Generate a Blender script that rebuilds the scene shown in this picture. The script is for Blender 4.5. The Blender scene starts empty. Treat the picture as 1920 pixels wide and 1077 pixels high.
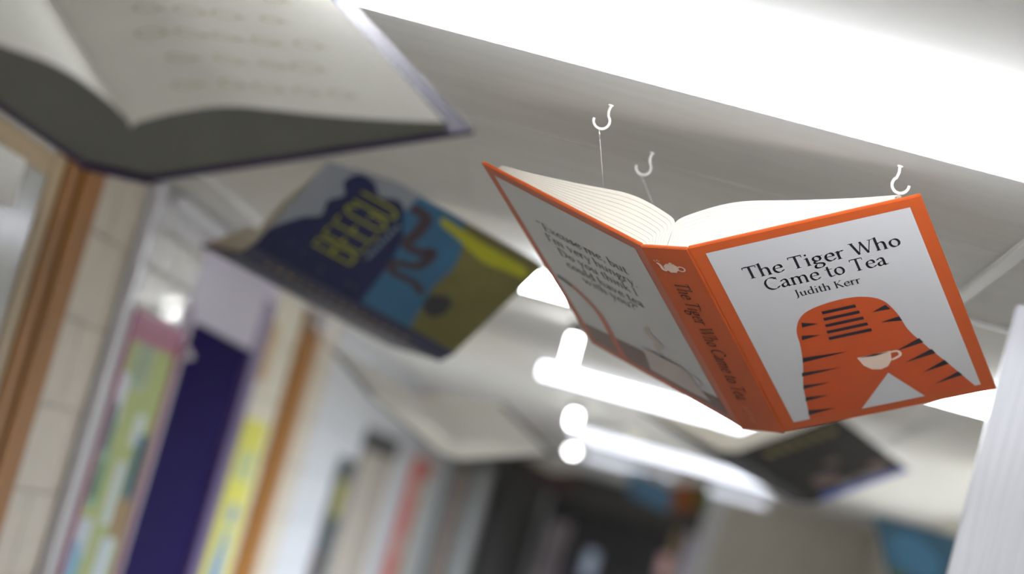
import bpy, bmesh, math, random
from mathutils import Vector, Matrix
from mathutils.geometry import tessellate_polygon
random.seed(7)
scn = bpy.context.scene
COL = scn.collection
# ---------------------------------------------------------------- camera
EYE = 1.75                                   # camera height above the floor
FPX = 85 / 36 * 1920
RW = ((0.96211837, 0.26140177, -0.07744262),  # world x, y, z seen in camera axes (right, down, forward)
      (0.0503697, 0.10873285, 0.99279407),
      (0.26793869, -0.95908617, 0.09144714))
cam_d = bpy.data.cameras.new('camera'); cam = bpy.data.objects.new('camera', cam_d); COL.objects.link(cam)
cam_d.lens = 85; cam_d.sensor_width = 36; cam_d.sensor_fit = 'HORIZONTAL'; cam_d.clip_end = 100
cx = Vector([r[0] for r in RW]); cy = Vector([-r[1] for r in RW]); cz = Vector([-r[2] for r in RW])
cam.matrix_world = Matrix(((cx.x, cy.x, cz.x, 0), (cx.y, cy.y, cz.y, 0), (cx.z, cy.z, cz.z, EYE), (0, 0, 0, 1)))
cam_d.dof.use_dof = True; cam_d.dof.focus_distance = 3.72; cam_d.dof.aperture_fstop = 1.9
scn.camera = cam
# ---------------------------------------------------------------- world, daylight, exposure
world = bpy.data.worlds.new('sky'); scn.world = world; world.use_nodes = True
bgn = world.node_tree.nodes['Background']
bgn.inputs[1].default_value = 13.0
wn = world.node_tree                          # overcast sky above the horizon, dull ground below it
w_tc = wn.nodes.new('ShaderNodeTexCoord'); w_sx = wn.nodes.new('ShaderNodeSeparateXYZ'); w_rp = wn.nodes.new('ShaderNodeValToRGB')
w_rp.color_ramp.elements[0].position = .0; w_rp.color_ramp.elements[0].color = (.12, .12, .11, 1)
w_rp.color_ramp.elements[1].position = .02; w_rp.color_ramp.elements[1].color = (.88, .94, 1.0, 1)
wn.links.new(w_tc.outputs['Generated'], w_sx.inputs[0]); wn.links.new(w_sx.outputs['Z'], w_rp.inputs[0]); wn.links.new(w_rp.outputs[0], bgn.inputs[0])
scn.view_settings.view_transform = 'Standard'; scn.view_settings.look = 'None'
scn.view_settings.gamma = 1; scn.view_settings.use_curve_mapping = False
scn.view_settings.exposure = 0.22
TUBE = 44.0                                    # fluorescent diffuser strength

def portal(loc, rot, sx, sy):                 # sampling helper in an added window opening (emits nothing itself)
    d = bpy.data.lights.new('window_daylight', 'AREA'); d.shape = 'RECTANGLE'; d.size = sx; d.size_y = sy
    d.cycles.is_portal = True
    o = bpy.data.objects.new('window_daylight', d); COL.objects.link(o); o.location = loc; o.rotation_euler = rot
portal((1.80, 12.0, 1.55), (0, math.radians(90), 0), 1.3, 6.0)
portal((1.80, 22.5, 1.55), (0, math.radians(90), 0), 1.3, 3.0)

def ray(u, v):
    c = (u - 960, v - 538.5, FPX)
    return Vector([sum(r[i] * c[i] for i in range(3)) for r in RW])
def on_x(u, v, X):                            # point where a pixel's ray meets a wall plane x = X
    d = ray(u, v); p = d * (X / d.x); p.z += EYE; return p
def on_z(u, v, Z):
    d = ray(u, v); p = d * ((Z - EYE) / d.z); p.z += EYE; return p
def on_y(u, v, Y):
    d = ray(u, v); p = d * (Y / d.y); p.z += EYE; return p
# ---------------------------------------------------------------- materials
def lin(c):
    if isinstance(c, str): c = tuple(int(c[i:i + 2], 16) / 255 for i in (0, 2, 4))
    return tuple(x / 12.92 if x <= .04045 else ((x + .055) / 1.055) ** 2.4 for x in c)
MATS = {}
def mat(name, col, rough=.5, metal=0.0, var=.06, scale=8.0, stretch=(1, 1, 1), bump=0.0, emit=0.0, coat=0.0, spec=.5):
    if name in MATS: return MATS[name]
    m = bpy.data.materials.new(name); m.use_nodes = True; nt = m.node_tree; b = nt.nodes['Principled BSDF']
    c = lin(col)
    b.inputs['Roughness'].default_value = rough; b.inputs['Metallic'].default_value = metal
    b.inputs['Coat Weight'].default_value = coat; b.inputs['Specular IOR Level'].default_value = spec
    tc = nt.nodes.new('ShaderNodeTexCoord'); mp = nt.nodes.new('ShaderNodeMapping'); mp.inputs['Scale'].default_value = stretch
    nz = nt.nodes.new('ShaderNodeTexNoise'); nz.inputs['Scale'].default_value = scale; nz.inputs['Detail'].default_value = 4
    rp = nt.nodes.new('ShaderNodeValToRGB')
    rp.color_ramp.elements[0].position = .3; rp.color_ramp.elements[1].position = .7
    rp.color_ramp.elements[0].color = (*[x * (1 - var) for x in c], 1)
    rp.color_ramp.elements[1].color = (*[min(1, x * (1 + var)) for x in c], 1)
    nt.links.new(tc.outputs['Object'], mp.inputs['Vector']); nt.links.new(mp.outputs[0], nz.inputs['Vector'])
    nt.links.new(nz.outputs['Fac'], rp.inputs['Fac']); nt.links.new(rp.outputs['Color'], b.inputs['Base Color'])
    if bump:
        bp = nt.nodes.new('ShaderNodeBump'); bp.inputs['Strength'].default_value = bump; bp.inputs['Distance'].default_value = .004
        nt.links.new(nz.outputs['Fac'], bp.inputs['Height']); nt.links.new(bp.outputs[0], b.inputs['Normal'])
    if emit:
        b.inputs['Emission Color'].default_value = (*c, 1); b.inputs['Emission Strength'].default_value = emit
    MATS[name] = m; return m
def pane_mat():
    m = bpy.data.materials.new('clear_pane'); m.use_nodes = True; nt = m.node_tree
    for n in list(nt.nodes): nt.nodes.remove(n)
    o = nt.nodes.new('ShaderNodeOutputMaterial'); mx = nt.nodes.new('ShaderNodeMixShader'); mx.inputs[0].default_value = .08
    t = nt.nodes.new('ShaderNodeBsdfTransparent'); g = nt.nodes.new('ShaderNodeBsdfGlossy'); g.inputs['Roughness'].default_value = .02
    nt.links.new(t.outputs[0], mx.inputs[1]); nt.links.new(g.outputs[0], mx.inputs[2]); nt.links.new(mx.outputs[0], o.inputs[0])
    return m
M_CEIL = mat('ceiling_paint', 'efeeec', .7, var=.03, scale=3, stretch=(1, 6, 1), bump=.05, spec=.04)
M_WHITE = mat('white_paint', 'e4e3e0', .4, var=.02)
M_BEIGE = mat('beige_block_paint', 'c9bfb0', .55, var=.05, scale=20, bump=.1)
M_CREAM = mat('cream_paint', 'ded8c8', .55, var=.03)
M_BLUEWALL = mat('pale_blue_paint', 'cacdd4', .55, var=.03)
M_GREY = mat('grey_paint', 'aaa9a8', .55, var=.04)
M_MORTAR = mat('mortar', 'a8a096', .9, var=.08, scale=40)
M_WOOD = mat('oiled_wood', '9c661a', .55, var=.22, scale=5, stretch=(9, 9, .6), bump=.08, spec=.2)
M_TAN = mat('tan_wood', 'b39a70', .5, var=.12, scale=5, stretch=(8, 8, .6))
M_DARK = mat('dark_gap', '1a1512', .9, var=.1)
M_GLAZE = mat('glazed_brick', 'e9e9ec', .12, var=.03, coat=.5)
M_JOINT = mat('dark_joint', '77807e', .8, var=.08)
M_LILAC = mat('lilac_paint', 'cfc8dc', .4, var=.03)
M_PURPLE = mat('purple_paint', '6d5a8f', .35, var=.08)
M_DOOR = mat('dark_purple_door', '1a0c50', .7, var=.08, scale=3, spec=.03)
M_CHROME = mat('chrome', 'e6e6ea', .3, 1.0, var=.03)
M_STEEL = mat('brushed_steel', 'e2e3ea', .42, .4, var=.07, scale=7, stretch=(30, 30, .5), bump=.04)
M_PVC = mat('white_plastic', 'dddce2', .3, var=.02)
M_FLOOR = mat('grey_vinyl', 'b0aeab', .45, var=.06, scale=2)
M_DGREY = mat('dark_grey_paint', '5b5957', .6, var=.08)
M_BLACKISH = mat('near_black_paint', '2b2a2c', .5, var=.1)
M_HOOK = mat('white_coated_metal', 'eeebe6', .3, var=.02)
M_WIRE = mat('nylon_line', 'd9d0cd', .3, var=.02)
M_LAMP = mat('lit_lamp_glass', (1.0, 1.0, .98), .4, var=0.0, emit=22)
M_PANE = pane_mat()
# ---------------------------------------------------------------- object helpers
def tag(o, label=None, cat=None, group=None, kind=None):
    for k, v in (('label', label), ('category', cat), ('group', group), ('kind', kind)):
        if v: o[k] = v
    return o
def link(name, me, m=None, parent=None):
    o = bpy.data.objects.new(name, me); COL.objects.link(o)
    if m is not None and len(me.materials) == 0: me.materials.append(m)
    if parent is not None: o.parent = parent
    return o
def pyd(name, vs, fs, m, parent=None, smooth=False, fix=True):
    me = bpy.data.meshes.new(name); me.from_pydata([tuple(v) for v in vs], [], fs)
    if fix:
        bm = bmesh.new(); bm.from_mesh(me); bmesh.ops.recalc_face_normals(bm, faces=bm.faces); bm.to_mesh(me); bm.free()
    if smooth:
        for p in me.polygons: p.use_smooth = True
    me.update(); return link(name, me, m, parent)
def box_bm(bm, x0, x1, y0, y1, z0, z1):
    r = bmesh.ops.create_cube(bm, size=1)
    bmesh.ops.scale(bm, verts=r['verts'], vec=(x1 - x0, y1 - y0, z1 - z0))
    bmesh.ops.translate(bm, verts=r['verts'], vec=((x0 + x1) / 2, (y0 + y1) / 2, (z0 + z1) / 2))
    return r['verts']
def box(name, x0, x1, y0, y1, z0, z1, m, parent=None, bev=0.0):
    if x1 < x0: x0, x1 = x1, x0
    bm = bmesh.new(); box_bm(bm, x0, x1, y0, y1, z0, z1)
    if bev: bmesh.ops.bevel(bm, geom=list(bm.edges), offset=bev, segments=2, affect='EDGES')
    me = bpy.data.meshes.new(name); bm.to_mesh(me); bm.free(); return link(name, me, m, parent)
def empty(name, loc, label=None, cat=None, group=None, kind=None):
    o = bpy.data.objects.new(name, None); COL.objects.link(o); o.location = loc; o.empty_display_size = .05
    return tag(o, label, cat, group, kind)
def inv(o, parent):                            # parent while keeping world coordinates of the mesh
    o.parent = parent; o.matrix_parent_inverse = parent_mw(parent).inverted(); return o
def parent_mw(p):
    m = p.matrix_basis.copy(); q = p
    while q.parent is not None:
        m = q.parent.matrix_basis @ q.matrix_parent_inverse @ m; q = q.parent
    return m
def wbox(name, x0, x1, y0, y1, z0, z1, m, parent=None, bev=0.0):
    o = box(name, x0, x1, y0, y1, z0, z1, m, None, bev)
    return inv(o, parent) if parent is not None else o
def spline(pts, n=5, closed=False):
    P = [Vector(p) for p in pts]; out = []
    N = len(P); rng = range(N if closed else N - 1)
    g = (lambda i: P[i % N]) if closed else (lambda i: P[max(0, min(N - 1, i))])
    for i in rng:
        a, b, c, d = g(i - 1), g(i), g(i + 1), g(i + 2)
        for k in range(n):
            t = k / n
            out.append(.5 * ((2 * b) + (c - a) * t + (2 * a - 5 * b + 4 * c - d) * t * t + (3 * b - a - 3 * c + d) * t ** 3))
    if not closed: out.append(P[-1])
    return out
def tube_geo(pts, r, n=8, rf=None):
    pts = [Vector(p) for p in pts]; vs = []; fs = []
    t0 = (pts[1] - pts[0]).normalized(); u = t0.orthogonal().normalized()
    for i, p in enumerate(pts):
        t = (pts[min(i + 1, len(pts) - 1)] - pts[max(i - 1, 0)]).normalized()
        u = (u - t * u.dot(t)).normalized(); w = t.cross(u); rr = rf(i / (len(pts) - 1)) if rf else r
        vs += [p + (u * math.cos(2 * math.pi * k / n) + w * math.sin(2 * math.pi * k / n)) * rr for k in range(n)]
    for i in range(len(pts) - 1):
        for k in range(n):
            fs.append((i * n + k, i * n + (k + 1) % n, (i + 1) * n + (k + 1) % n, (i + 1) * n + k))
    fs.append(tuple(range(n - 1, -1, -1))); fs.append(tuple((len(pts) - 1) * n + k for k in range(n)))
    return vs, fs
def tube(name, pts, r, m, parent=None, n=8, rf=None):
    vs, fs = tube_geo(pts, r, n, rf); return pyd(name, vs, fs, m, parent, smooth=True)
def lathe(name, prof, m, parent=None, n=20, loc=(0, 0, 0)):
    vs = []; fs = []
    for r, z in prof: vs += [(loc[0] + r * math.cos(2 * math.pi * k / n), loc[1] + r * math.sin(2 * math.pi * k / n), loc[2] + z) for k in range(n)]
    for i in range(len(prof) - 1):
        for k in range(n): fs.append((i * n + k, i * n + (k + 1) % n, (i + 1) * n + (k + 1) % n, (i + 1) * n + k))
    fs.append(tuple(range(n))); fs.append(tuple((len(prof) - 1) * n + k for k in range(n)))
    return pyd(name, vs, fs, m, parent, smooth=False)
# ================================================================ THE SETTING
ZC = EYE + .665        # underside of the ceiling boards
XL, XR = -1.6, 1.75
Y0, Y1 = -4.0, 26.0
fl = tag(box('floor', XL - .3, XR + .3, Y0 - .2, Y1 + .2, -.12, 0, M_FLOOR), 'grey vinyl corridor floor', kind='structure')
ceil = tag(box('ceiling', XL - .3, XR + .3, Y0 - .2, Y1 + .2, ZC + .013, ZC + .15, M_MORTAR), 'pale grey boarded corridor ceiling', kind='structure')
ys = [-4.0, -3.1, -.66, 1.76, 4.2, 6.62, 9.06, 11.5, 13.9, 16.3, 19.4, 22.5, 26.0]
xs = [-1.6, .495, 1.75]
for i in range(len(ys) - 1):
    for j in range(2):
        inv(box('ceiling_board', xs[j] + .0015, xs[j + 1] - .0015, ys[i] + .002, ys[i + 1] - .002, ZC, ZC + .0125, M_CEIL, bev=.0015), ceil)
# cover strips on the ceiling
def strip(n, x0, x1, y0, y1, lab, h=.012):
    tag(box('trim_%d' % n, x0, x1, y0, y1, ZC - h, ZC - .0002, M_WHITE, bev=.003), lab, kind='structure')
strip(1, .478, .508, -3, 5.1, 'white cover strip along the ceiling beside the steel panel')
strip(2, .50, 1.74, 5.11, 5.15, 'white cover strip across the ceiling behind the steel panel')
strip(3, .81, .855, 6.3, 19, 'white cover strip along the ceiling on the right')
strip(4, -1.405, -1.36, 4.5, 19, 'white cover strip along the ceiling near the left wall', .02)
# left wall: backing slab, masonry in front
wl = tag(box('wall_left', XL - .18, XL - .012, Y0, Y1, 0, ZC + .012, M_MORTAR), 'painted block wall on the left side of the corridor', kind='structure')
blk_cache = {}
def blocks(y0, y1, z0, z1, bw, bh, m, gap, name, parent, x=XL, d=.02):
    rows = max(1, round((z1 - z0) / bh)); bh = (z1 - z0) / rows
    for r in range(rows):
        yy = y0 - (bw / 2 if r % 2 else 0)
        while yy < y1 - 1e-4:
            a, b = max(yy, y0), min(yy + bw, y1)
            if b - a > .03:
                w = round(b - a - gap, 4); h = round(bh - gap, 4); key = (name, m.name, w, h, d)
                if key not in blk_cache:
                    o = box(name, -d, 0, -w / 2, w / 2, -h / 2, h / 2, m, None, .003); blk_cache[key] = o.data
                else: o = link(name, blk_cache[key])
                o.location = (x, (a + b) / 2, z0 + (r + .5) * bh); inv(o, parent)
            yy += bw
def plain(y0, y1, z0, z1, m, name='wall_panel', x=XL, d=.02):
    return inv(box(name, x - d, x, y0, y1, z0, z1, m), wl)
plain(Y0, 4.4, 0, ZC, M_CREAM); plain(4.4, 5.0, 0, ZC, M_CREAM)
plain(5.0, 13.3, 0, 1.0, M_CREAM)
plain(5.0, 5.72, 2.3, ZC, M_CREAM)
blocks(6.23, 6.98, 1.0, ZC, .44, .225, M_BEIGE, .003, 'block', wl)
blocks(6.98, 7.76, 2.05, ZC, .25, .113, M_GLAZE, .012, 'brick', wl)
plain(6.98, 7.76, 1.0, 2.05, M_CREAM)
plain(7.76, 9.06, 2.12, ZC, M_LILAC, 'transom_panel')
plain(9.06, 9.36, 1.0, ZC, M_LILAC)
blocks(9.36, 10.1, 1.0, ZC, .44, .225, M_CREAM, .005, 'block', wl)
blocks(10.66, 11.25, 1.0, ZC, .44, .225, M_BEIGE, .005, 'block', wl)
blocks(11.25, 13.3, 1.0, ZC, .44, .225, M_BLUEWALL, .005, 'block', wl)
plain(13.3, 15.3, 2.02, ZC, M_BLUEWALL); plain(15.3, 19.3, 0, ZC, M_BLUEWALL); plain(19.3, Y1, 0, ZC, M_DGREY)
# glazed screen at the far left edge of the view
w1 = tag(empty('window_1', (XL, 5.3, 0)), 'tan framed glazed screen in the left wall', kind='structure')
wbox('window_frame', XL - .03, XL - .001, 5.72, 5.87, 0, ZC, M_TAN, w1, .004)
wbox('window_frame', XL - .03, XL - .001, 5.0, 5.72, 2.24, 2.3, M_TAN, w1, .004)
wbox('window_frame', XL - .03, XL - .001, 5.0, 5.72, .94, 1.0, M_TAN, w1, .004)
wbox('pane', XL - .0115, XL - .006, 5.0, 5.72, 1.0, 2.24, mat('frosted_pane', 'b9bab8', .2, var=.05), w1)
# wooden posts (door frame boards)
def post(n, cuts, lab):
    t = tag(empty('trim_%d' % n, (XL, cuts[0][0], 0)), lab, kind='structure')
    for a, b, d in cuts: wbox('frame_board', XL - .02, XL + d, a, b, 0, ZC - .002, M_WOOD, t, .004)
    wbox('shadow_gap', XL - .02, XL + .001, cuts[0][0] + .01, cuts[-1][1] - .01, 0, ZC - .003, M_DARK, t)
post(5, [(5.84, 5.975, .006), (5.995, 6.13, .012), (6.133, 6.225, .008)], 'brown wooden door frame post nearest the camera')
post(6, [(10.1, 10.3, .01), (10.306, 10.62, .015)], 'brown wooden post beyond the purple door')
# purple door
d1 = tag(empty('door_1', (XL, 8.4, 0)), 'dark purple door in the left wall', kind='structure')
wbox('door_leaf', XL - .03, XL - .004, 7.80, 9.03, 0, 2.09, M_DOOR, d1, .003)
wbox('door_frame', XL - .02, XL + .02, 7.755, 7.80, 0, 2.125, M_LILAC, d1, .003)
wbox('door_frame', XL - .02, XL + .02, 9.03, 9.08, 0, 2.125, M_PURPLE, d1, .003)
wbox('door_frame', XL - .02, XL + .012, 7.80, 9.03, 2.09, 2.125, M_LILAC, d1, .003)
wbox('side_panel', XL - .01, XL + .006, 9.1, 9.34, 0, 2.3, M_PURPLE, d1, .003)
# grey doorway further on
d2 = tag(empty('door_2', (XL, 14.3, 0)), 'olive grey door further along the left wall', kind='structure')
M_OLIVE = mat('olive_grey_paint', '8f8d7e', .5, var=.05)
wbox('door_leaf', XL - .06, XL - .03, 13.35, 15.25, 0, 1.9, M_OLIVE, d2, .004)
wbox('door_frame', XL - .06, XL + .01, 13.3, 13.36, 0, 2.02, M_DGREY, d2, .004)
wbox('door_frame', XL - .06, XL + .01, 15.24, 15.3, 0, 2.02, M_WHITE, d2, .004)
wbox('transom', XL - .06, XL + .0, 13.36, 15.24, 1.9, 2.02, M_BLACKISH, d2, .004)
# right wall with unseen windows added to bring daylight onto the left wall
wr = tag(empty('wall_right', (XR, 0, 0)), 'painted wall on the right side of the corridor', kind='structure')
wbox('wall_panel', XR, XR + .18, Y0, Y1, 0, .9, M_CREAM, wr)
wbox('wall_panel', XR, XR + .18, Y0, Y1, 2.2, ZC + .012, M_CREAM, wr)
for a, b in ((Y0, 9.0), (15.0, 21.0), (24.0, Y1)): wbox('wall_panel', XR, XR + .18, a, b, .9, 2.2, M_CREAM, wr)
def windows(n, y, count, lab):
    w = tag(empty('window_%d' % n, (XR, y, .9)), lab, kind='structure')
    for k in range(count):
        a = y + k
        wbox('pane', XR + .08, XR + .084, a + .04, a + .96, .96, 2.14, M_PANE, w)
        for q in (a, a + .96): wbox('window_frame', XR + .05, XR + .11, q, q + .04, .9, 2.2, M_WHITE, w, .004)
        for q in (.9, 2.14): wbox('window_frame', XR + .05, XR + .11, a + .04, a + .96, q, q + .06, M_WHITE, w)
windows(2, 9.0, 6, 'white framed windows in the right wall behind the steel panel')
windows(3, 21.0, 3, 'white framed windows in the right wall of the lobby')  # hidden daylight source, added to lift the dark lobby
tag(box('wall_back', XL - .18, XR + .18, Y0 - .15, Y0, 0, ZC + .012, M_DGREY), 'grey wall behind the camera', kind='structure')
# partition with a white framed opening, dark lobby behind it
YP = 19.3
pt = tag(empty('wall_partition', (1.2, YP, 0)), 'beige cross wall right of the far opening', kind='structure')
wbox('wall_panel', .70, XR, YP, YP + .15, 0, ZC, M_CREAM, pt)
wbox('corner_board', 1.62, 1.74, YP - .02, YP - .001, 0, ZC - .02, M_CREAM, pt)
fr = tag(empty('trim_7', (.5, YP, 0)), 'bright white frame around the far opening', kind='structure')
wbox('frame_jamb', .46, .60, YP - .05, YP + .2, 0, ZC - .11, M_WHITE, fr, .005)
wbox('frame_jamb', .60, .70, YP - .03, YP + .15, 0, ZC - .001, M_CREAM, fr, .005)
wbox('frame_head', -1.0, .60, YP - .05, YP + .2, ZC - .11, ZC - .001, M_WHITE, fr, .005)
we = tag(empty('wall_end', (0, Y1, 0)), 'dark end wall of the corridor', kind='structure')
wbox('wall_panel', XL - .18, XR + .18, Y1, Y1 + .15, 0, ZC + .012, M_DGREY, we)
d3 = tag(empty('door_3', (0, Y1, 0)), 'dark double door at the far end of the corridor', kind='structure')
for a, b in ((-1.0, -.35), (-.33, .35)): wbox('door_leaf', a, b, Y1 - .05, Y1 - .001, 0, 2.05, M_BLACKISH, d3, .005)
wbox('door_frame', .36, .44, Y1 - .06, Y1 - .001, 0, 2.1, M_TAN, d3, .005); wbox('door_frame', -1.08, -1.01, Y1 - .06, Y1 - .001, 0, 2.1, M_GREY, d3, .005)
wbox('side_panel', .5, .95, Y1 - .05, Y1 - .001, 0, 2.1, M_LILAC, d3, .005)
# doors and pilasters along the left wall beyond the opening
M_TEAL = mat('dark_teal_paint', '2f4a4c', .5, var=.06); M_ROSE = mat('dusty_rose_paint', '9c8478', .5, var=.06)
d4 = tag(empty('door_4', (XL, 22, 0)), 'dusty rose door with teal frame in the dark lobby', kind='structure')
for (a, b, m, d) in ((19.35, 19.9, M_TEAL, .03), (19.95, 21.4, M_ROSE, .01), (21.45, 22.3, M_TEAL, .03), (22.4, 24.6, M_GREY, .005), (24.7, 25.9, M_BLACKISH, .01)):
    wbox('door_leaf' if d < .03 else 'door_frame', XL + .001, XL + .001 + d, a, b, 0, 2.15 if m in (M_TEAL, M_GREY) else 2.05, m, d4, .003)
# skirting
tag(box('baseboard_left', XL, XL + .018, Y0, 5.8, 0, .1, M_WHITE), 'white skirting on the left wall', kind='structure')
tag(box('baseboard_right', XR - .018, XR, Y0, 19.2, 0, .1, M_WHITE), 'white skirting on the right wall', kind='structure')
# ================================================================ CEILING LIGHTS
def fitting(y, lab, e, x0=-.59, x1=.9, r=.026):
    t = empty('ceiling_light', ((x0 + x1) / 2, y, ZC), lab, 'ceiling light', 'strip lights across the ceiling')
    m = mat('lit_diffuser_%d' % round(e * 10), (.975, .985, 1.0) if e > 9 else (.93, .95, 1.0), .4, var=0.0, emit=e)
    zc = ZC - .046; n = 20
    vs = [Vector((x, y + r * math.cos(2 * math.pi * k / n), zc + r * math.sin(2 * math.pi * k / n))) for x in (x0 + .02, x1 - .02) for k in range(n)]
    fs = [(k, (k + 1) % n, n + (k + 1) % n, n + k) for k in range(n)] + [tuple(range(n)), tuple(range(2 * n - 1, n - 1, -1))]
    inv(pyd('tube', vs, fs, m, None, smooth=False), t)
    wbox('batten', x0, x1, y - .024, y + .024, ZC - .016, ZC - .0005, M_WHITE, t, .003)
    for a, b in ((x0, x0 + .0195), (x1 - .0195, x1)): wbox('lamp_holder', a, b, y - .02, y + .02, ZC - .07, ZC - .0162, M_WHITE, t, .004)
for y, lab, e in ((3.105, 'long glowing strip light nearest, across the top right above the orange book', TUBE * .85),
               (6.45, 'glowing strip light mostly hidden behind the orange book', TUBE * .6),
               (10.0, 'glowing strip light crossing the ceiling just below the orange book spine', TUBE * .13),
               (15.3, 'distant strip light, next to last before the white framed opening', TUBE * .04),
               (18.8, 'farthest strip light right against the white framed opening', TUBE * .02),
               (-.3, 'strip light on the ceiling above the camera', TUBE)):
    fitting(y, lab, e)
def pendant(x, y, h, r, lab, m=M_LAMP):
    t = empty('ceiling_lamp', (x, y, ZC), lab, 'lamp', 'small lamps in a row on the ceiling')
    lathe('cap', [(r * 1.25, 0), (r * 1.25, -.035), (r * .9, -.05)], M_DGREY, t)
    lathe('glass', [(r * .9, -.0501), (r, -.058), (r, -.05 - h + r * .6), (r * .8, -.05 - h + r * .2), (r * .3, -.05 - h)], m, t)
pendant(-.365, 7.75, .13, .020, 'nearest and tallest of the glowing white lamps under the ceiling')
pendant(-.49, 12.7, .07, .022, 'middle glowing white lamp of the row under the ceiling')
pendant(-.65, 18.3, .035, .03, 'farthest glowing white lamp, a small round glow')
t = empty('ceiling_lamp', on_z(1195, 793, ZC), 'small unlit white globe lamp under the far ceiling', 'lamp')
lathe('cap', [(.03, 0), (.03, -.02)], M_WHITE, t)
lathe('globe', [(.02, -.0201), (.045, -.035), (.06, -.065), (.055, -.09), (.03, -.11), (.01, -.115)], mat('opal_glass', 'f4f1ea', .2, var=0), t)
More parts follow.
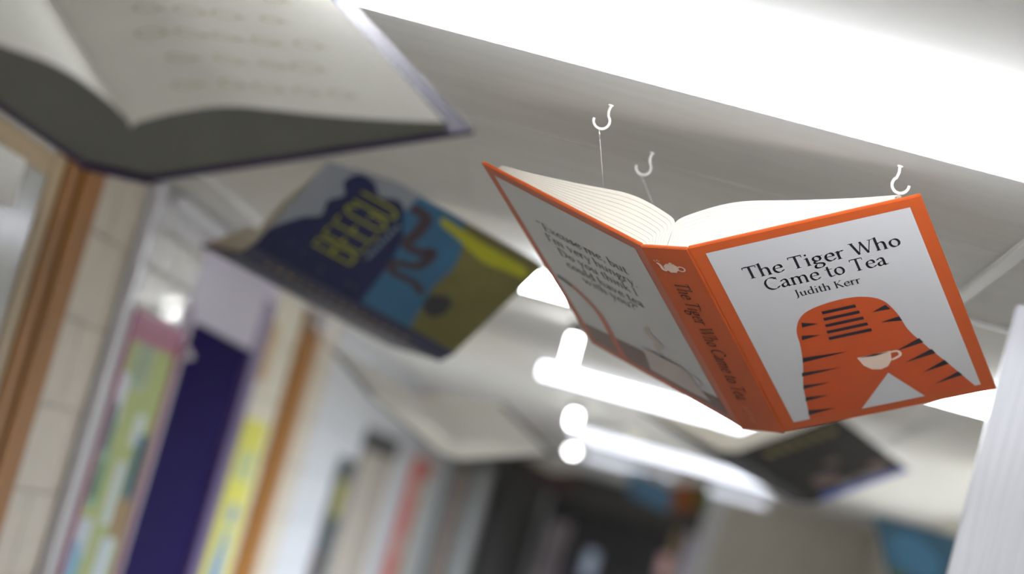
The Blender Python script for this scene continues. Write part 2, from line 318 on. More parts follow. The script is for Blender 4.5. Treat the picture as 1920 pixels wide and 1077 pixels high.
# ================================================================ LETTERING (broad-nib pen strokes, flat print)
def ring(cx_, cy_, rx, ry): return [(cx_ + rx * math.cos(a * math.pi / 6), cy_ + ry * math.sin(a * math.pi / 6)) for a in range(12)]
def sf(x, y, w=.065): return ('t', [(x - w - .03, y), (x + w + .03, y)])
G = {' ': (.27, []),
 'T': (.62, [('l', [(.07, .68), (.55, .68)]), ('l', [(.31, .68), (.31, .01)]), sf(.31, .013), ('t', [(.045, .69), (.03, .58)]), ('t', [(.575, .69), (.59, .58)])]),
 'W': (.97, [('l', [(.1, .68), (.29, .02)]), ('t', [(.29, .02), (.49, .66)]), ('l', [(.47, .68), (.67, .02)]), ('t', [(.67, .02), (.89, .68)]), sf(.09, .683, .06), sf(.88, .683, .05)]),
 'C': (.69, [('s', [(.60, .58), (.51, .66), (.38, .685), (.22, .63), (.11, .5), (.08, .34), (.13, .15), (.27, .03), (.41, .005), (.54, .04), (.63, .12)]), ('t', [(.63, .66), (.63, .52)])]),
 'J': (.36, [('s', [(.21, .67), (.21, .4), (.205, .1), (.16, -.08), (.05, -.15)]), sf(.21, .683)]),
 'K': (.68, [('l', [(.15, .67), (.15, .01)]), ('t', [(.54, .67), (.17, .34)]), ('l', [(.26, .39), (.6, .02)]), sf(.15, .683), sf(.15, .013), sf(.54, .683, .05), sf(.6, .013, .05)]),
 'E': (.56, [('l', [(.15, .67), (.15, .01)]), ('l', [(.09, .68), (.46, .68)]), ('l', [(.15, .36), (.4, .36)]), ('l', [(.09, .015), (.48, .015)]), ('t', [(.5, .69), (.5, .58)]), ('t', [(.44, .43), (.44, .29)]), ('t', [(.52, .01), (.54, .13)])]),
 'I': (.34, [('l', [(.17, .67), (.17, .01)]), sf(.17, .683), sf(.17, .013)]),
 'D': (.76, [('l', [(.16, .67), (.16, .01)]), ('s', [(.09, .68), (.32, .68), (.53, .61), (.65, .45), (.65, .25), (.54, .09), (.32, .015), (.09, .015)])]),
 'a': (.49, [('s', [(.11, .37), (.18, .435), (.27, .44), (.34, .38), (.355, .26), (.355, .1), (.39, .02), (.47, .04)]), ('s', [(.35, .27), (.22, .245), (.11, .18), (.095, .08), (.17, .015), (.27, .04), (.35, .12)])]),
 'b': (.55, [('l', [(.12, .74), (.12, .04)]), ('s', [(.12, .34), (.2, .42), (.3, .44), (.41, .38), (.455, .24), (.41, .09), (.3, .015), (.2, .015), (.12, .07)]), ('t', [(.02, .7), (.12, .74)])]),
 'c': (.46, [('s', [(.39, .36), (.33, .43), (.24, .44), (.13, .37), (.085, .22), (.14, .07), (.25, .01), (.35, .03), (.42, .1)])]),
 'd': (.57, [('s', [(.42, .38), (.32, .44), (.2, .43), (.11, .34), (.085, .21), (.13, .07), (.22, .015), (.32, .03), (.42, .12)]), ('l', [(.42, .74), (.42, .03)]), ('t', [(.31, .7), (.42, .74)]), ('t', [(.42, .015), (.53, .02)])]),
 'e': (.49, [('s', [(.42, .26), (.395, .39), (.27, .44), (.14, .37), (.085, .22), (.13, .08), (.24, .01), (.36, .03), (.45, .1)]), ('t', [(.1, .255), (.45, .255)])]),
 'g': (.53, [('S', ring(.25, .3, .15, .14)), ('t', [(.36, .4), (.51, .43)]), ('s', [(.16, .18), (.1, .11), (.15, .05), (.3, .03), (.43, -.02), (.45, -.12), (.36, -.21), (.22, -.235), (.1, -.2), (.08, -.12), (.14, -.02)])]),
 'h': (.56, [('l', [(.12, .74), (.12, .01)]), ('s', [(.12, .33), (.2, .41), (.3, .44), (.39, .4), (.42, .3), (.42, .15), (.42, .01)]), sf(.12, .013, .05), sf(.42, .013, .05), ('t', [(.02, .7), (.12, .74)])]),
 'i': (.28, [('l', [(.14, .44), (.14, .01)]), sf(.14, .013, .05), ('t', [(.04, .4), (.14, .445)]), ('d', [(.14, .62)])]),
 'k': (.54, [('l', [(.12, .74), (.12, .01)]), ('t', [(.41, .43), (.13, .22)]), ('l', [(.23, .27), (.46, .02)]), sf(.12, .013, .05), sf(.42, .44, .04), sf(.47, .013, .04), ('t', [(.02, .7), (.12, .74)])]),
 'l': (.28, [('l', [(.14, .74), (.14, .01)]), sf(.14, .013, .05), ('t', [(.04, .7), (.14, .74)])]),
 'm': (.86, [('l', [(.12, .44), (.12, .01)]), ('s', [(.12, .33), (.2, .41), (.3, .44), (.39, .4), (.42, .3), (.42, .15), (.42, .01)]), ('s', [(.42, .33), (.5, .41), (.6, .44), (.69, .4), (.72, .3), (.72, .15), (.72, .01)]), sf(.12, .013, .045), sf(.42, .013, .045), sf(.72, .013, .045), ('t', [(.02, .4), (.12, .445)])]),
 'n': (.56, [('l', [(.12, .44), (.12, .01)]), ('s', [(.12, .33), (.2, .41), (.3, .44), (.39, .4), (.42, .3), (.42, .15), (.42, .01)]), sf(.12, .013, .05), sf(.42, .013, .05), ('t', [(.02, .4), (.12, .445)])]),
 'o': (.54, [('S', ring(.27, .225, .185, .21))]),
 'r': (.39, [('l', [(.13, .44), (.13, .01)]), ('s', [(.13, .3), (.19, .4), (.27, .44), (.35, .42)]), sf(.13, .013, .055), ('t', [(.03, .4), (.13, .445)])]),
 's': (.41, [('s', [(.32, .36), (.27, .43), (.18, .44), (.1, .39), (.11, .3), (.19, .25), (.28, .2), (.32, .12), (.28, .03), (.18, .01), (.09, .04), (.07, .11)])]),
 't': (.35, [('s', [(.15, .58), (.15, .4), (.15, .12), (.19, .025), (.27, .015), (.34, .05)]), ('t', [(.02, .435), (.33, .435)])]),
 'u': (.57, [('s', [(.12, .43), (.12, .16), (.16, .04), (.26, .015), (.36, .06), (.42, .14)]), ('l', [(.42, .43), (.42, .03)]), ('t', [(.02, .4), (.12, .445)]), ('t', [(.32, .4), (.42, .445)]), ('t', [(.42, .015), (.53, .02)])]),
 'v': (.52, [('l', [(.1, .43), (.26, .02)]), ('t', [(.26, .02), (.44, .43)]), sf(.09, .438, .045), sf(.44, .438, .035)]),
 'w': (.8, [('l', [(.1, .43), (.24, .02)]), ('t', [(.24, .02), (.41, .42)]), ('l', [(.4, .43), (.55, .02)]), ('t', [(.55, .02), (.72, .43)]), sf(.09, .438, .045), sf(.72, .438, .035)]),
 'x': (.51, [('l', [(.1, .43), (.41, .02)]), ('t', [(.41, .43), (.08, .02)]), sf(.09, .438, .035), sf(.42, .438, .03), sf(.08, .013, .03), sf(.42, .013, .035)]),
 'y': (.53, [('l', [(.1, .43), (.28, .02)]), ('t', [(.45, .43), (.2, -.18)]), ('s', [(.21, -.17), (.15, -.23), (.07, -.22)]), sf(.09, .438, .045), sf(.45, .438, .035)]),
 ',': (.25, [('d', [(.12, .05)]), ('S2', [(.14, .04), (.13, -.05), (.07, -.12)])]), '.': (.25, [('d', [(.12, .05)])]),
 "'": (.22, [('l', [(.11, .7), (.09, .55)])]),
 '\u201c': (.4, [('l', [(.13, .7), (.1, .56)]), ('l', [(.29, .7), (.26, .56)])]), '\u201d': (.4, [('l', [(.13, .7), (.1, .56)]), ('l', [(.29, .7), (.26, .56)])]),
 '?': (.43, [('s', [(.1, .58), (.15, .66), (.25, .69), (.35, .62), (.35, .52), (.28, .43), (.22, .34), (.215, .2)]), ('d', [(.215, .05)])]),
}
def hull(P):
    P = sorted(set((round(x, 6), round(y, 6)) for x, y in P))
    def half(Q):
        h = []
        for q in Q:
            while len(h) > 1 and (h[-1][0] - h[-2][0]) * (q[1] - h[-2][1]) - (h[-1][1] - h[-2][1]) * (q[0] - h[-2][0]) <= 0: h.pop()
            h.append(q)
        return h[:-1]
    return half(P) + half(P[::-1])
def nib(w, th, ang):
    c, s = math.cos(ang), math.sin(ang)
    return [(x * c - y * s, x * s + y * c) for x, y in ((-w, -th), (w, -th), (w, th), (-w, th))]
def text_polys(s, slant=0.0, weight=.046):
    big = nib(weight, .012, .30); thin = nib(.015, .013, .3); out = []; x0 = 0
    for ch in s:
        adv, strokes = G[ch]
        for kind, pts in strokes:
            if kind == 'd':
                out.append([(x0 + pts[0][0] + .052 * math.cos(a * math.pi / 5) + slant * pts[0][1], pts[0][1] + .052 * math.sin(a * math.pi / 5)) for a in range(10)]); continue
            n = thin if kind == 't' else big
            q = pts
            if kind == 's': q = [tuple(v) for v in spline([(a, b) for a, b in pts], 4)]
            if kind == 'S2': q = [tuple(v) for v in spline(pts, 4)]; n = thin
            if kind == 'S': q = [tuple(v) for v in spline(pts, 2, True)]; q.append(q[0])
            for (ax, ay), (bx, by) in zip(q[:-1], q[1:]):
                out.append([(x0 + x + slant * y, y) for x, y in hull([(ax + i, ay + j) for i, j in n] + [(bx + i, by + j) for i, j in n])])
        x0 += adv
    return out, x0
# ================================================================ BOOKS
class Book: pass
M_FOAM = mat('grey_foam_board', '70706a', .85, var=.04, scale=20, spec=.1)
M_PAGE = mat('cream_page', 'dbd5c8', .7, var=.02, scale=30)
M_PAGE2 = mat('white_page', 'f2f0e8', .75, var=.02, scale=12)
M_INK = mat('black_ink', '1d1a26', .45, var=.05)
def book(name, label, pos, a, b, W, H, S, tf, tb, mc, mback=None, mspine=None, mpage=M_PAGE, sections=9, thick=1.0, edge=None, group='books hanging from the ceiling'):
    B = Book(); a = Vector(a).normalized(); b = Vector(b); b = (b - a * b.dot(a)).normalized(); c = b.cross(a)
    root = empty(name, (0, 0, 0), label, 'book', group); z = -c
    root.matrix_world = Matrix(((a.x, b.x, z.x, pos[0]), (a.y, b.y, z.y, pos[1]), (a.z, b.z, z.z, pos[2] + EYE), (0, 0, 0, 1)))
    B.root = root; mback = mback or mc; mspine = mspine or mc; T = .0055
    cf, sfn, cb, sb = math.cos(tf), math.sin(tf), math.cos(tb), math.sin(tb)
    B.front = lambda s, t, o=0: Vector((S / 2 + s * cf + o * sfn, H / 2 - t, -(s * sfn - o * cf)))
    B.back = lambda s, t, o=0: Vector((-(S / 2 + s * cb) - o * sb, H / 2 - t, -(s * sb - o * cb)))
    B.spine = lambda s, t, o=0: Vector((s - S / 2, H / 2 - t, o))
    def board(nm, f, w, m, s0=0.0, ext=0.0):
        vs = [f(s, t, o) for o in (0, -T) for s, t in ((s0, -ext), (w, -ext), (w, H + ext), (s0, H + ext))]
        bm = bmesh.new(); V = [bm.verts.new(v) for v in vs]
        for q in ((0, 1, 2, 3), (7, 6, 5, 4), (0, 4, 5, 1), (1, 5, 6, 2), (2, 6, 7, 3), (3, 7, 4, 0)): bm.faces.new([V[i] for i in q])
        bmesh.ops.recalc_face_normals(bm, faces=bm.faces)
        bmesh.ops.bevel(bm, geom=list(bm.edges), offset=.0012, segments=2, affect='EDGES')
        me = bpy.data.meshes.new(nm); bm.to_mesh(me); bm.free(); return link(nm, me, m, root)
    B.fc = board('front_cover', B.front, W, mc, .0006); B.bc = board('back_cover', B.back, W, mback, .0006)
    B.sp = board('spine', lambda s, t, o=0: B.spine(s, t, o + .0025), S, mspine, 0, .001)
    # page sections: profiles interpolated between the board and the top leaf
    hs = [(.03, .081), (.07, .077), (.115, .066), (.165, .053), (.25, .033), (.3, .023), (.328, .018)]
    for side, cs, sn, sg in (('r', cf, sfn, 1), ('l', cb, sb, -1)):
        k = W / .366
        top = [(0.0004, .006), (.0004, .03), (.0012, .055 * thick), (.024, .0715 * thick)] + [(S / 2 + s * k * cs, s * k * sn + h * thick) for s, h in hs]
        sv = [0.0, .003, .008, .016] + [s * k for s, h in hs]; sv[-1] = .338 * k; sv[-2] = .306 * k
        bot = [(S / 2 + s * cs - .006 * sn, s * sn + .006 * cs) for s in sv]
        tp = spline(top, 4); bt = spline(bot, 4); n = len(tp)
        if side == 'r': B.top_r = tp
        else: B.top_l = tp
        y0, y1 = -H / 2 + .008, H / 2 - .008; g = .0005 if sections > 1 else 0
        for q in range(sections):
            f0, f1 = q / sections, (q + 1) / sections; vs = []
            for yy in (y0, y1):
                for f, off in ((f0, g / 2), (f1, -g / 2)):
                    for i in range(n):
                        p = bt[i].lerp(tp[i], f); d = (tp[i] - bt[i]); d = d.normalized() if d.length > 1e-6 else Vector((0, 1))
                        p = p + d * off; vs.append(Vector((sg * p.x, yy, -p.y)))
            fs = []; A, Bq, C, D = 0, n, 2 * n, 3 * n
            for i in range(n - 1):
                fs += [(A + i, A + i + 1, Bq + i + 1, Bq + i), (C + i, D + i, D + i + 1, C + i + 1), (A + i, C + i, C + i + 1, A + i + 1), (Bq + i, Bq + i + 1, D + i + 1, D + i)]
            fs += [(A, Bq, D, C), (A + n - 1, C + n - 1, D + n - 1, Bq + n - 1)]
            o = pyd('page_section', vs, fs, mpage, root)
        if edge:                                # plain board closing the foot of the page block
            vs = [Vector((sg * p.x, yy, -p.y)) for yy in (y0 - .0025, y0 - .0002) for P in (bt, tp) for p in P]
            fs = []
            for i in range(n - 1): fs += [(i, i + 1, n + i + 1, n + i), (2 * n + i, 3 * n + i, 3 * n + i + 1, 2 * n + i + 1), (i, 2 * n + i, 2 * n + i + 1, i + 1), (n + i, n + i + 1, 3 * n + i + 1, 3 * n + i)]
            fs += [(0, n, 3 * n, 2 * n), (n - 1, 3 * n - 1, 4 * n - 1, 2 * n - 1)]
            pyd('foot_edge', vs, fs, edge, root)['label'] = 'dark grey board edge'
    def top_at(side, s, t, o=0):                # a point on the uppermost leaf, s in metres out from the gutter
        tp = B.top_r if side == 'r' else B.top_l; sg = 1 if side == 'r' else -1
        for i in range(len(tp) - 1):
            if tp[i].x <= s <= tp[i + 1].x and tp[i + 1].x > tp[i].x:
                f = (s - tp[i].x) / (tp[i + 1].x - tp[i].x); p = tp[i].lerp(tp[i + 1], f); return Vector((sg * p.x, H / 2 - t, -(p.y + o)))
        p = tp[-1]; return Vector((sg * p.x, H / 2 - t, -(p.y + o)))
    B.top_at = top_at; B.W, B.H, B.S = W, H, S
    return B
def decal(name, polys, f, off, m, parent, label=None):
    vs = []; fs = []
    for P in polys:
        if len(P) < 3: continue
        i0 = len(vs); vs += [f(s, t, off) for s, t in P]
        if len(P) <= 4: fs.append(tuple(range(i0, i0 + len(P))))
        else:
            for tri in tessellate_polygon([[Vector((s, t, 0)) for s, t in P]]): fs.append(tuple(i0 + j for j in tri))
    o = pyd(name, vs, fs, m, parent, fix=False)
    if label: o['label'] = label
    return o
def decals(name, polys, *a):
    for P in polys: decal(name, P if isinstance(P[0], list) else [P], *a)
def fit_text(s, x0, x1, base, cap, right=True, slant=0.0, weight=.046):
    P, w = text_polys(s, slant, weight); kx = (x1 - x0) / w; ky = cap / .69
    return [[(x0 + x * kx, base - y * ky) for x, y in q] for q in P]
def band(pts, wfun):                           # a ribbon polygon strip along a centre line, as quads
    P = [Vector(p) for p in pts]; out = []; N = len(P); e = []
    for i, p in enumerate(P):
        t = (P[min(i + 1, N - 1)] - P[max(i - 1, 0)]).normalized(); n = Vector((-t.y, t.x)); w = wfun(i / (N - 1)); e.append((tuple(p + n * w), tuple(p - n * w)))
    for (l0, r0), (l1, r1) in zip(e[:-1], e[1:]): out.append([l0, l1, r1, r0])
    return out
def disc(cx_, cy_, rx, ry=None, n=20): ry = ry or rx; return [(cx_ + rx * math.cos(2 * math.pi * k / n), cy_ + ry * math.sin(2 * math.pi * k / n)) for k in range(n)]
def sp2(pts, n=5, closed=False): return [tuple(v) for v in spline(pts, n, closed)]
def rect(s0, s1, t0, t1): return [(s0, t0), (s1, t0), (s1, t1), (s0, t1)]

# ---- the orange book in focus
M_ORANGE = mat('orange_cover', 'b55020', .42, var=.02, scale=60)
M_PANEL = mat('white_cover_print', 'c6c6ca', .38, var=.01)
M_PRINT_O = mat('orange_print', 'b84a1c', .4, var=.02)
M_BROWN = mat('brown_print', '6a4844', .4, var=.03)
M_CUP = mat('grey_pink_print', 'bdb0ae', .4, var=.02)
M_POT = mat('pale_pink_print', 'e6cdbf', .4, var=.02)
tb = book('hanging_book', 'open orange hardback in sharp focus with a white front panel and teapot on the spine',
          (.03902, 3.95, .36263), (.90077762, -.41419873, .1305339), (-.43167848, -.82112143, .3733809), .3657, .5497, .0796, .33841, .40344, M_ORANGE, sections=9)
decal('cover_panel', [rect(.0225, .3443, .0215, .5255)], tb.front, .0004, M_PANEL, tb.fc, 'white printed panel')
decal('title_lettering', fit_text('The Tiger Who', .062, .312, .1085, .0315, weight=.054) + fit_text('Came to Tea', .084, .280, .148, .0315, weight=.054), tb.front, .0008, M_INK, tb.fc, 'black serif title lettering')
decal('author_lettering', fit_text('Judith Kerr', .1225, .229, .1805, .0185, weight=.058), tb.front, .0008, M_INK, tb.fc, 'small black serif lettering')
# plain stand-in picture: an orange mound with dark wedges and a cup
mound = [(.0512, .5255)] + sp2([(.0512, .5255), (.06, .47), (.0672, .425), (.082, .37), (.093, .315), (.10, .265), (.122, .228), (.165, .213), (.213, .214), (.247, .235), (.262, .28), (.268, .33), (.285, .385), (.308, .448), (.3345, .5255)], 5)[1:]
pic = decal('cover_picture', [mound], tb.front, .0007, M_PRINT_O, tb.fc, 'plain orange mound shape with dark wedges')
decal('white_gap', [[(.141, .5255), (.2087, .4367), (.2499, .5255)]], tb.front, .0010, M_PANEL, tb.fc)
W_ = []
for (s, t, l, h) in ((.0875, .352, .075, .013), (.0755, .392, .062, .011), (.068, .428, .045, .011), (.062, .464, .038, .012), (.0555, .505, .046, .014)): W_.append([(s, t - h / 2), (s + l, t + .002), (s - .003, t + h / 2)])
for (s, t, l, h) in ((.279, .365, .045, .014), (.291, .402, .05, .014), (.304, .44, .042, .013), (.318, .48, .045, .012)): W_.append([(s, t - h / 2), (s + .004, t + h / 2), (s - l, t + .016)])
for k in range(5): W_.append(rect(.15 - .002 * k, .205 + .002 * k, .232 + k * .018, .240 + k * .018))
W_ += [[(.112, .25), (.137, .262), (.11, .263)], [(.103, .285), (.133, .293), (.10, .297)], [(.25, .25), (.225, .262), (.255, .264)], [(.263, .288), (.232, .294), (.265, .301)]]
decals('wedge_mark', W_, tb.front, .0011, M_INK, tb.fc)
cupp = [(.1712, .376), (.2274, .376), (.223, .402), (.213, .418), (.2, .4225), (.186, .417), (.176, .402)]
decal('cup_print', [cupp] + band(sp2([(.226, .38), (.238, .381), (.239, .394), (.223, .402)], 4), lambda u: .0025), tb.front, .0013, M_POT, tb.fc)
decal('cup_rim_print', [[(.175, .3775), (.2, .3755), (.2235, .3775), (.2, .3815)]], tb.front, .0016, M_INK, tb.fc)
# back cover
decal('cover_panel', [rect(.0225, .3455, .0225, .5245)], tb.back, .0004, M_PANEL, tb.bc, 'white printed panel')
bl = []
for s, x0, x1, base in (('\u201cExcuse me, but', .296, .087, .139), ("I'm very hungry.", .293, .080, .1735), ('Do you think I', .280, .094, .2085), ('could have tea', .279, .097, .2445), ('with you?\u201d', .254, .116, .2745)):
    P = fit_text(s, -x0, -x1, base, .0225, weight=.052); bl += [[(-x, y) for x, y in q] for q in P]
decal('quote_lettering', bl, tb.back, .0008, M_INK, tb.bc, 'black serif lettering in five lines')
decal('table_print', [[(.3455, .466), (.19, .443), (.183, .47), (.06, .475), (.0225, .468), (.0225, .5245), (.3455, .5245)]], tb.back, .0007, M_BROWN, tb.bc)
decal('curved_ribbon_print', band(sp2([(.334, .31), (.3, .325), (.272, .365), (.266, .41), (.27, .47), (.272, .5245)], 6), lambda u: .0055 + .004 * u), tb.back, .0010, M_PRINT_O, tb.bc)
decal('ribbon_end_print', band(sp2([(.337, .309), (.322, .313), (.307, .321)], 6), lambda u: .0055), tb.back, .0012, M_INK, tb.bc)
decal('cup_print', [[(.182, .424), (.078, .418), (.072, .455), (.06, .48), (.052, .503), (.1, .51), (.175, .51), (.198, .509), (.19, .47)]] + band(sp2([(.075, .43), (.055, .43), (.05, .445), (.064, .462)], 4), lambda u: .003), tb.back, .0013, M_CUP, tb.bc)
decal('cup_rim_print', [[(.182, .421), (.13, .416), (.078, .415), (.13, .423)]], tb.back, .0016, M_INK, tb.bc)
decal('steam_print', band(sp2([(.121, .318), (.135, .345), (.118, .37), (.132, .39), (.128, .415)], 5), lambda u: .003 + .007 * math.sin(math.pi * u)), tb.back, .0013, M_CUP, tb.bc)
# spine
P, w = text_polys('The Tiger Who Came to Tea', .18, .04); kx = (.447 - .094) / w; ky = .0235 / .69
decal('spine_lettering', [[(.0245 + y * ky, .094 + x * kx) for x, y in q] for q in P], tb.spine, .0032, M_INK, tb.sp, 'black italic lettering along the spine')
P, w = text_polys('Judith Kerr', .18, .04); kx = .056 / w; ky = .0105 / .69
decal('author_lettering', [[(.029 + y * ky, .467 + x * kx) for x, y in q] for q in P], tb.spine, .0032, mat('faint_pink_print', 'c98a6c', .4, var=.02), tb.sp)
pot = [disc(.035, .0535, .0125, .0115), disc(.037, .041, .003, .0028, 10), rect(.028, .043, .0425, .0455)]
pot += band(sp2([(.025, .062), (.0195, .0585), (.0185, .05), (.0165, .0435), (.0135, .0415)], 4), lambda u: .0032 - .0017 * u)
pot += band([(.0512 + .0062 * math.cos(k * math.pi / 8), .0555 + .0062 * math.sin(k * math.pi / 8)) for k in range(17)], lambda u: .0013)
pot += [[(.0125, .0385), (.0105, .0335), (.0118, .0333), (.0138, .038)], [(.0155, .0365), (.0165, .032), (.0178, .0325), (.0168, .0368)], [(.0175, .0375), (.0205, .0345), (.0212, .0355), (.0183, .0383)], rect(.029, .041, .064, .0665)]
decal('teapot_emblem', pot, tb.spine, .0032, M_POT, tb.sp, 'small pale teapot emblem')

# ---- book at the upper left, pages towards the camera
M_NAVY = mat('dark_purple_cover', '2a1a52', .4, var=.05)
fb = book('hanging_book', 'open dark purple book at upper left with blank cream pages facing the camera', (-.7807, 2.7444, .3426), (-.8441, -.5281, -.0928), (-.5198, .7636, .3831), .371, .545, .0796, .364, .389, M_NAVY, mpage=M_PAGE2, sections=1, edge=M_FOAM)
M_FAINT = mat('faint_brown_pencil', 'c2b598', .8, var=.05)
marks = []
for r in range(5):
    s = .07 + .015 * (r % 2)
    while s < .27:
        rx = random.uniform(.012, .018)
        tt = fb.H - .08 - r * .085
        ringp = [(s + rx * math.cos(k * math.pi / 6), tt + rx * .9 * math.sin(k * math.pi / 6)) for k in range(13)]
        marks.append(band(ringp[:random.choice((9, 11, 13))] + [(s + rx + .007, tt + .010)], lambda u: .0013))
        s += random.uniform(.04, .062)
decals('pencil_loop', marks, lambda s, t, o: fb.top_at('l', s, t, o), .0008, M_FAINT, fb.root, 'faint brown pencil loop')

# ---- blue and olive book behind
M_NIGHT = mat('night_blue_print', '1c2350', .5, var=.12, scale=10); M_SKYB = mat('mid_blue_print', '3c6f96', .5, var=.08)
M_OLIV = mat('olive_print', '75703f', .5, var=.15, scale=8); M_YEL = mat('yellow_green_print', 'b9b92a', .5, var=.08)
M_MOONG = mat('pale_grey_cover', '9aa0ac', .5, var=.05); M_SMOKE = mat('brown_smoke_print', '4a3d44', .5, var=.1)
bb = book('hanging_book', 'open book with a blue and olive picture cover hanging left of the orange book', (-.8218, 5.7838, .3883), (.481, -.8186, .3137), (-.8766, -.4452, .1826), .382, .576, .08, .36, .38, M_MOONG, M_NIGHT, M_NIGHT, sections=1)
Wb, Hb = .382, .576
decal('sky_print', [[(.003, .2), (.30, .2), (.30, .22), (.381, .22), (.381, .47), (.003, .47)]], bb.front, .0004, M_SKYB, bb.fc)
decal('ground_print', [[(.003, Hb - .001), (Wb - .001, Hb - .001)] + sp2([(Wb - .001, .345), (.32, .384), (.24, .41), (.16, .408), (.057, .429), (.003, .441)], 4)], bb.front, .0007, M_OLIV, bb.fc)
cloud = [(.003, .001), (.07, .001)] + sp2([(.07, .001), (.10, .014), (.155, .045), (.187, .075), (.235, .062), (.275, .083), (.31, .06), (.352, .075), (.352, .115), (.322, .15), (.34, .185), (.325, .215), (.29, .235), (.25, .26), (.18, .28), (.10, .29), (.003, .30)], 5)
decal('night_cloud_print', [cloud], bb.front, .0010, M_NIGHT, bb.fc, 'dark blue cloud shape with a wavy edge')
OUT = {'B': [[(0, 0), (0, 1), (.4, 1), (.55, .85), (.55, .66), (.4, .52), (0, .52)], [(.4, .52), (.6, .38), (.6, .14), (.42, 0), (0, 0)]],
       'E': [[(.52, 1), (0, 1), (0, 0), (.52, 0)], [(0, .52), (.4, .52)]],
       'G': [[(.58, .82), (.42, 1), (.16, 1), (0, .82), (0, .18), (.16, 0), (.42, 0), (.58, .18), (.58, .46), (.32, .46)]],
       'U': [[(0, 1), (0, .18), (.16, 0), (.42, 0), (.58, .18), (.58, 1)]]}
tl = []
for i, ch in enumerate('BEEGU'):
    for pl in OUT[ch]: tl += band([(.094 + i * .0455 + x * .058, .212 - y * .104) for x, y in pl], lambda u: .0027)
decal('title_lettering', tl, bb.front, .0014, M_YEL, bb.fc, 'yellow outlined capital lettering')
decal('small_lettering', [rect(.138 + k * .0178, .151 + k * .0178, .229, .238) for k in range(8)], bb.front, .0014, mat('pale_blue_print', '7d93a0', .5), bb.fc)
decals('star_print', [disc(random.uniform(.02, .3), random.uniform(.03, .33), .003, n=8) for _ in range(18)], bb.front, .0012, mat('ochre_print', '8d7a45', .5), bb.fc)
decal('smoke_print', band(sp2([(.343, .225), (.335, .27), (.285, .28), (.235, .28), (.232, .319), (.253, .345), (.191, .341), (.168, .292), (.138, .306), (.141, .362), (.12, .40)], 4), lambda u: .016 - .006 * u), bb.front, .0013, M_SMOKE, bb.fc, 'brown wavy smoke shape')
decal('wreck_print', [[(.07, .44), (.09, .42), (.13, .415), (.155, .45), (.14, .475), (.10, .48), (.07, .465)]], bb.front, .0013, mat('dark_grey_print', '3a3b40', .5), bb.fc)
decal('yellow_shape_print', [sp2([(.36, .30), (.357, .36), (.352, .42), (.352, .5), (.345, .55), (.32, .555), (.312, .51), (.302, .46), (.312, .41), (.328, .36), (.34, .31)], 4, True)], bb.front, .0013, M_YEL, bb.fc, 'plain yellow rounded shape')
P = []
for i in range(14): P.append(rect(.02, .03 + .012 * random.random(), .06 + i * .03, .075 + i * .03))
decal('spine_lettering', P, bb.spine, .003, mat('ochre_print', '8d7a45', .5), bb.sp)

# ---- black book below the orange one
M_BLK = mat('black_cover', '141012', .5, var=.1, spec=.2); M_BLUE = mat('blue_print', '3c5fd8', .45, var=.05)
kb = book('hanging_book', 'open black covered book with a blue edge band hanging below the orange book', (.3701, 8.3051, .3616), (.836, -.5219, .1693), (-.5443, -.8278, .1358), .364, .573, .08, .381, .38, M_BLK, sections=1)
decal('blue_band_print', [rect(.04, .363, .53, .572)], kb.front, .0006, M_BLUE, kb.fc, 'bright blue band')
decal('title_marks', [rect(.06 + .045 * k, .09 + .045 * k, .06, .105) for k in range(6)], kb.front, .0006, mat('dull_yellow_print', '7a6e28', .5), kb.fc)
decals('figure_print', [disc(.12, .42, .05, .055), disc(.30, .46, .035, .05), disc(.22, .49, .05, .03), disc(.2, .3, .03, .025)], kb.front, .0006, mat('dull_pink_print', '6b5350', .5, var=.3, scale=25), kb.fc)
decals('pale_print', [disc(.16, .5, .03, .022), disc(.25, .505, .04, .016)], kb.front, .0009, mat('pale_print', '96949c', .5, var=.3, scale=25), kb.fc)

# ---- white book, blue book, far books
hb = book('hanging_book', 'open white paged book facing the camera beyond the blue and olive book', (-.8614, 8.9867, .2161), (-.8906, -.4533, .0367), (-.4313, .8674, .2483), .369, .606, .08, .36, .38, mat('grey_brown_cover', '4a4446', .5, var=.05), mpage=M_PAGE2, sections=1)
decal('orange_print', [disc(.06, .03, .03, .02)], lambda s, t, o: hb.top_at('l', s, t, o), .001, M_PRINT_O, hb.root, 'small orange mark')
ub = book('hanging_book', 'blue picture book at the lower right beside the steel panel', (1.2394, 9.5, .0857), (-.611, -.6363, .471), (-.7136, .7003, .0203), .366, .55, .08, .36, .38, mat('sea_blue_cover', '2c6482', .5, var=.1), mpage=M_PAGE, sections=1)
decal('pale_oval_print', [disc(.22, .17, .1, .13)], ub.front, .0006, mat('teal_blue_print', '3d7fa8', .5, var=.1), ub.fc)
decal('green_print', [[(.02, .02), (.13, .02), (.1, .2), (.14, .4), (.1, .54), (.02, .54)]], ub.front, .0008, mat('leaf_green_print', '4d6b34', .5, var=.2), ub.fc)
p = on_y(1250, 935, 17.2)
mb = book('hanging_book', 'distant colourful book in blue, orange and green before the far opening', (p.x, p.y, p.z - EYE), (.97, -.1, .06), (-.1, -.9, .42), .27, .40, .06, .25, .25, mat('rust_print', '9a5a2c', .5, var=.1), mat('soft_blue_print', '5d8db0', .5, var=.1), mat('soft_blue_print', '5d8db0', .5), sections=1)
decal('green_print', [rect(.19, .269, .02, .38)], mb.front, .0008, mat('deep_green_print', '2d6a2c', .5), mb.fc)
p = on_y(1040, 905, 18.2)
rb = book('hanging_book', 'distant dark red book beside the farthest glowing lamp', (p.x, p.y, p.z - EYE), (.97, -.1, .06), (-.1, -.9, .42), .19, .3, .05, .25, .25, mat('dark_red_cover', '3d1c18', .5, var=.1), sections=1)
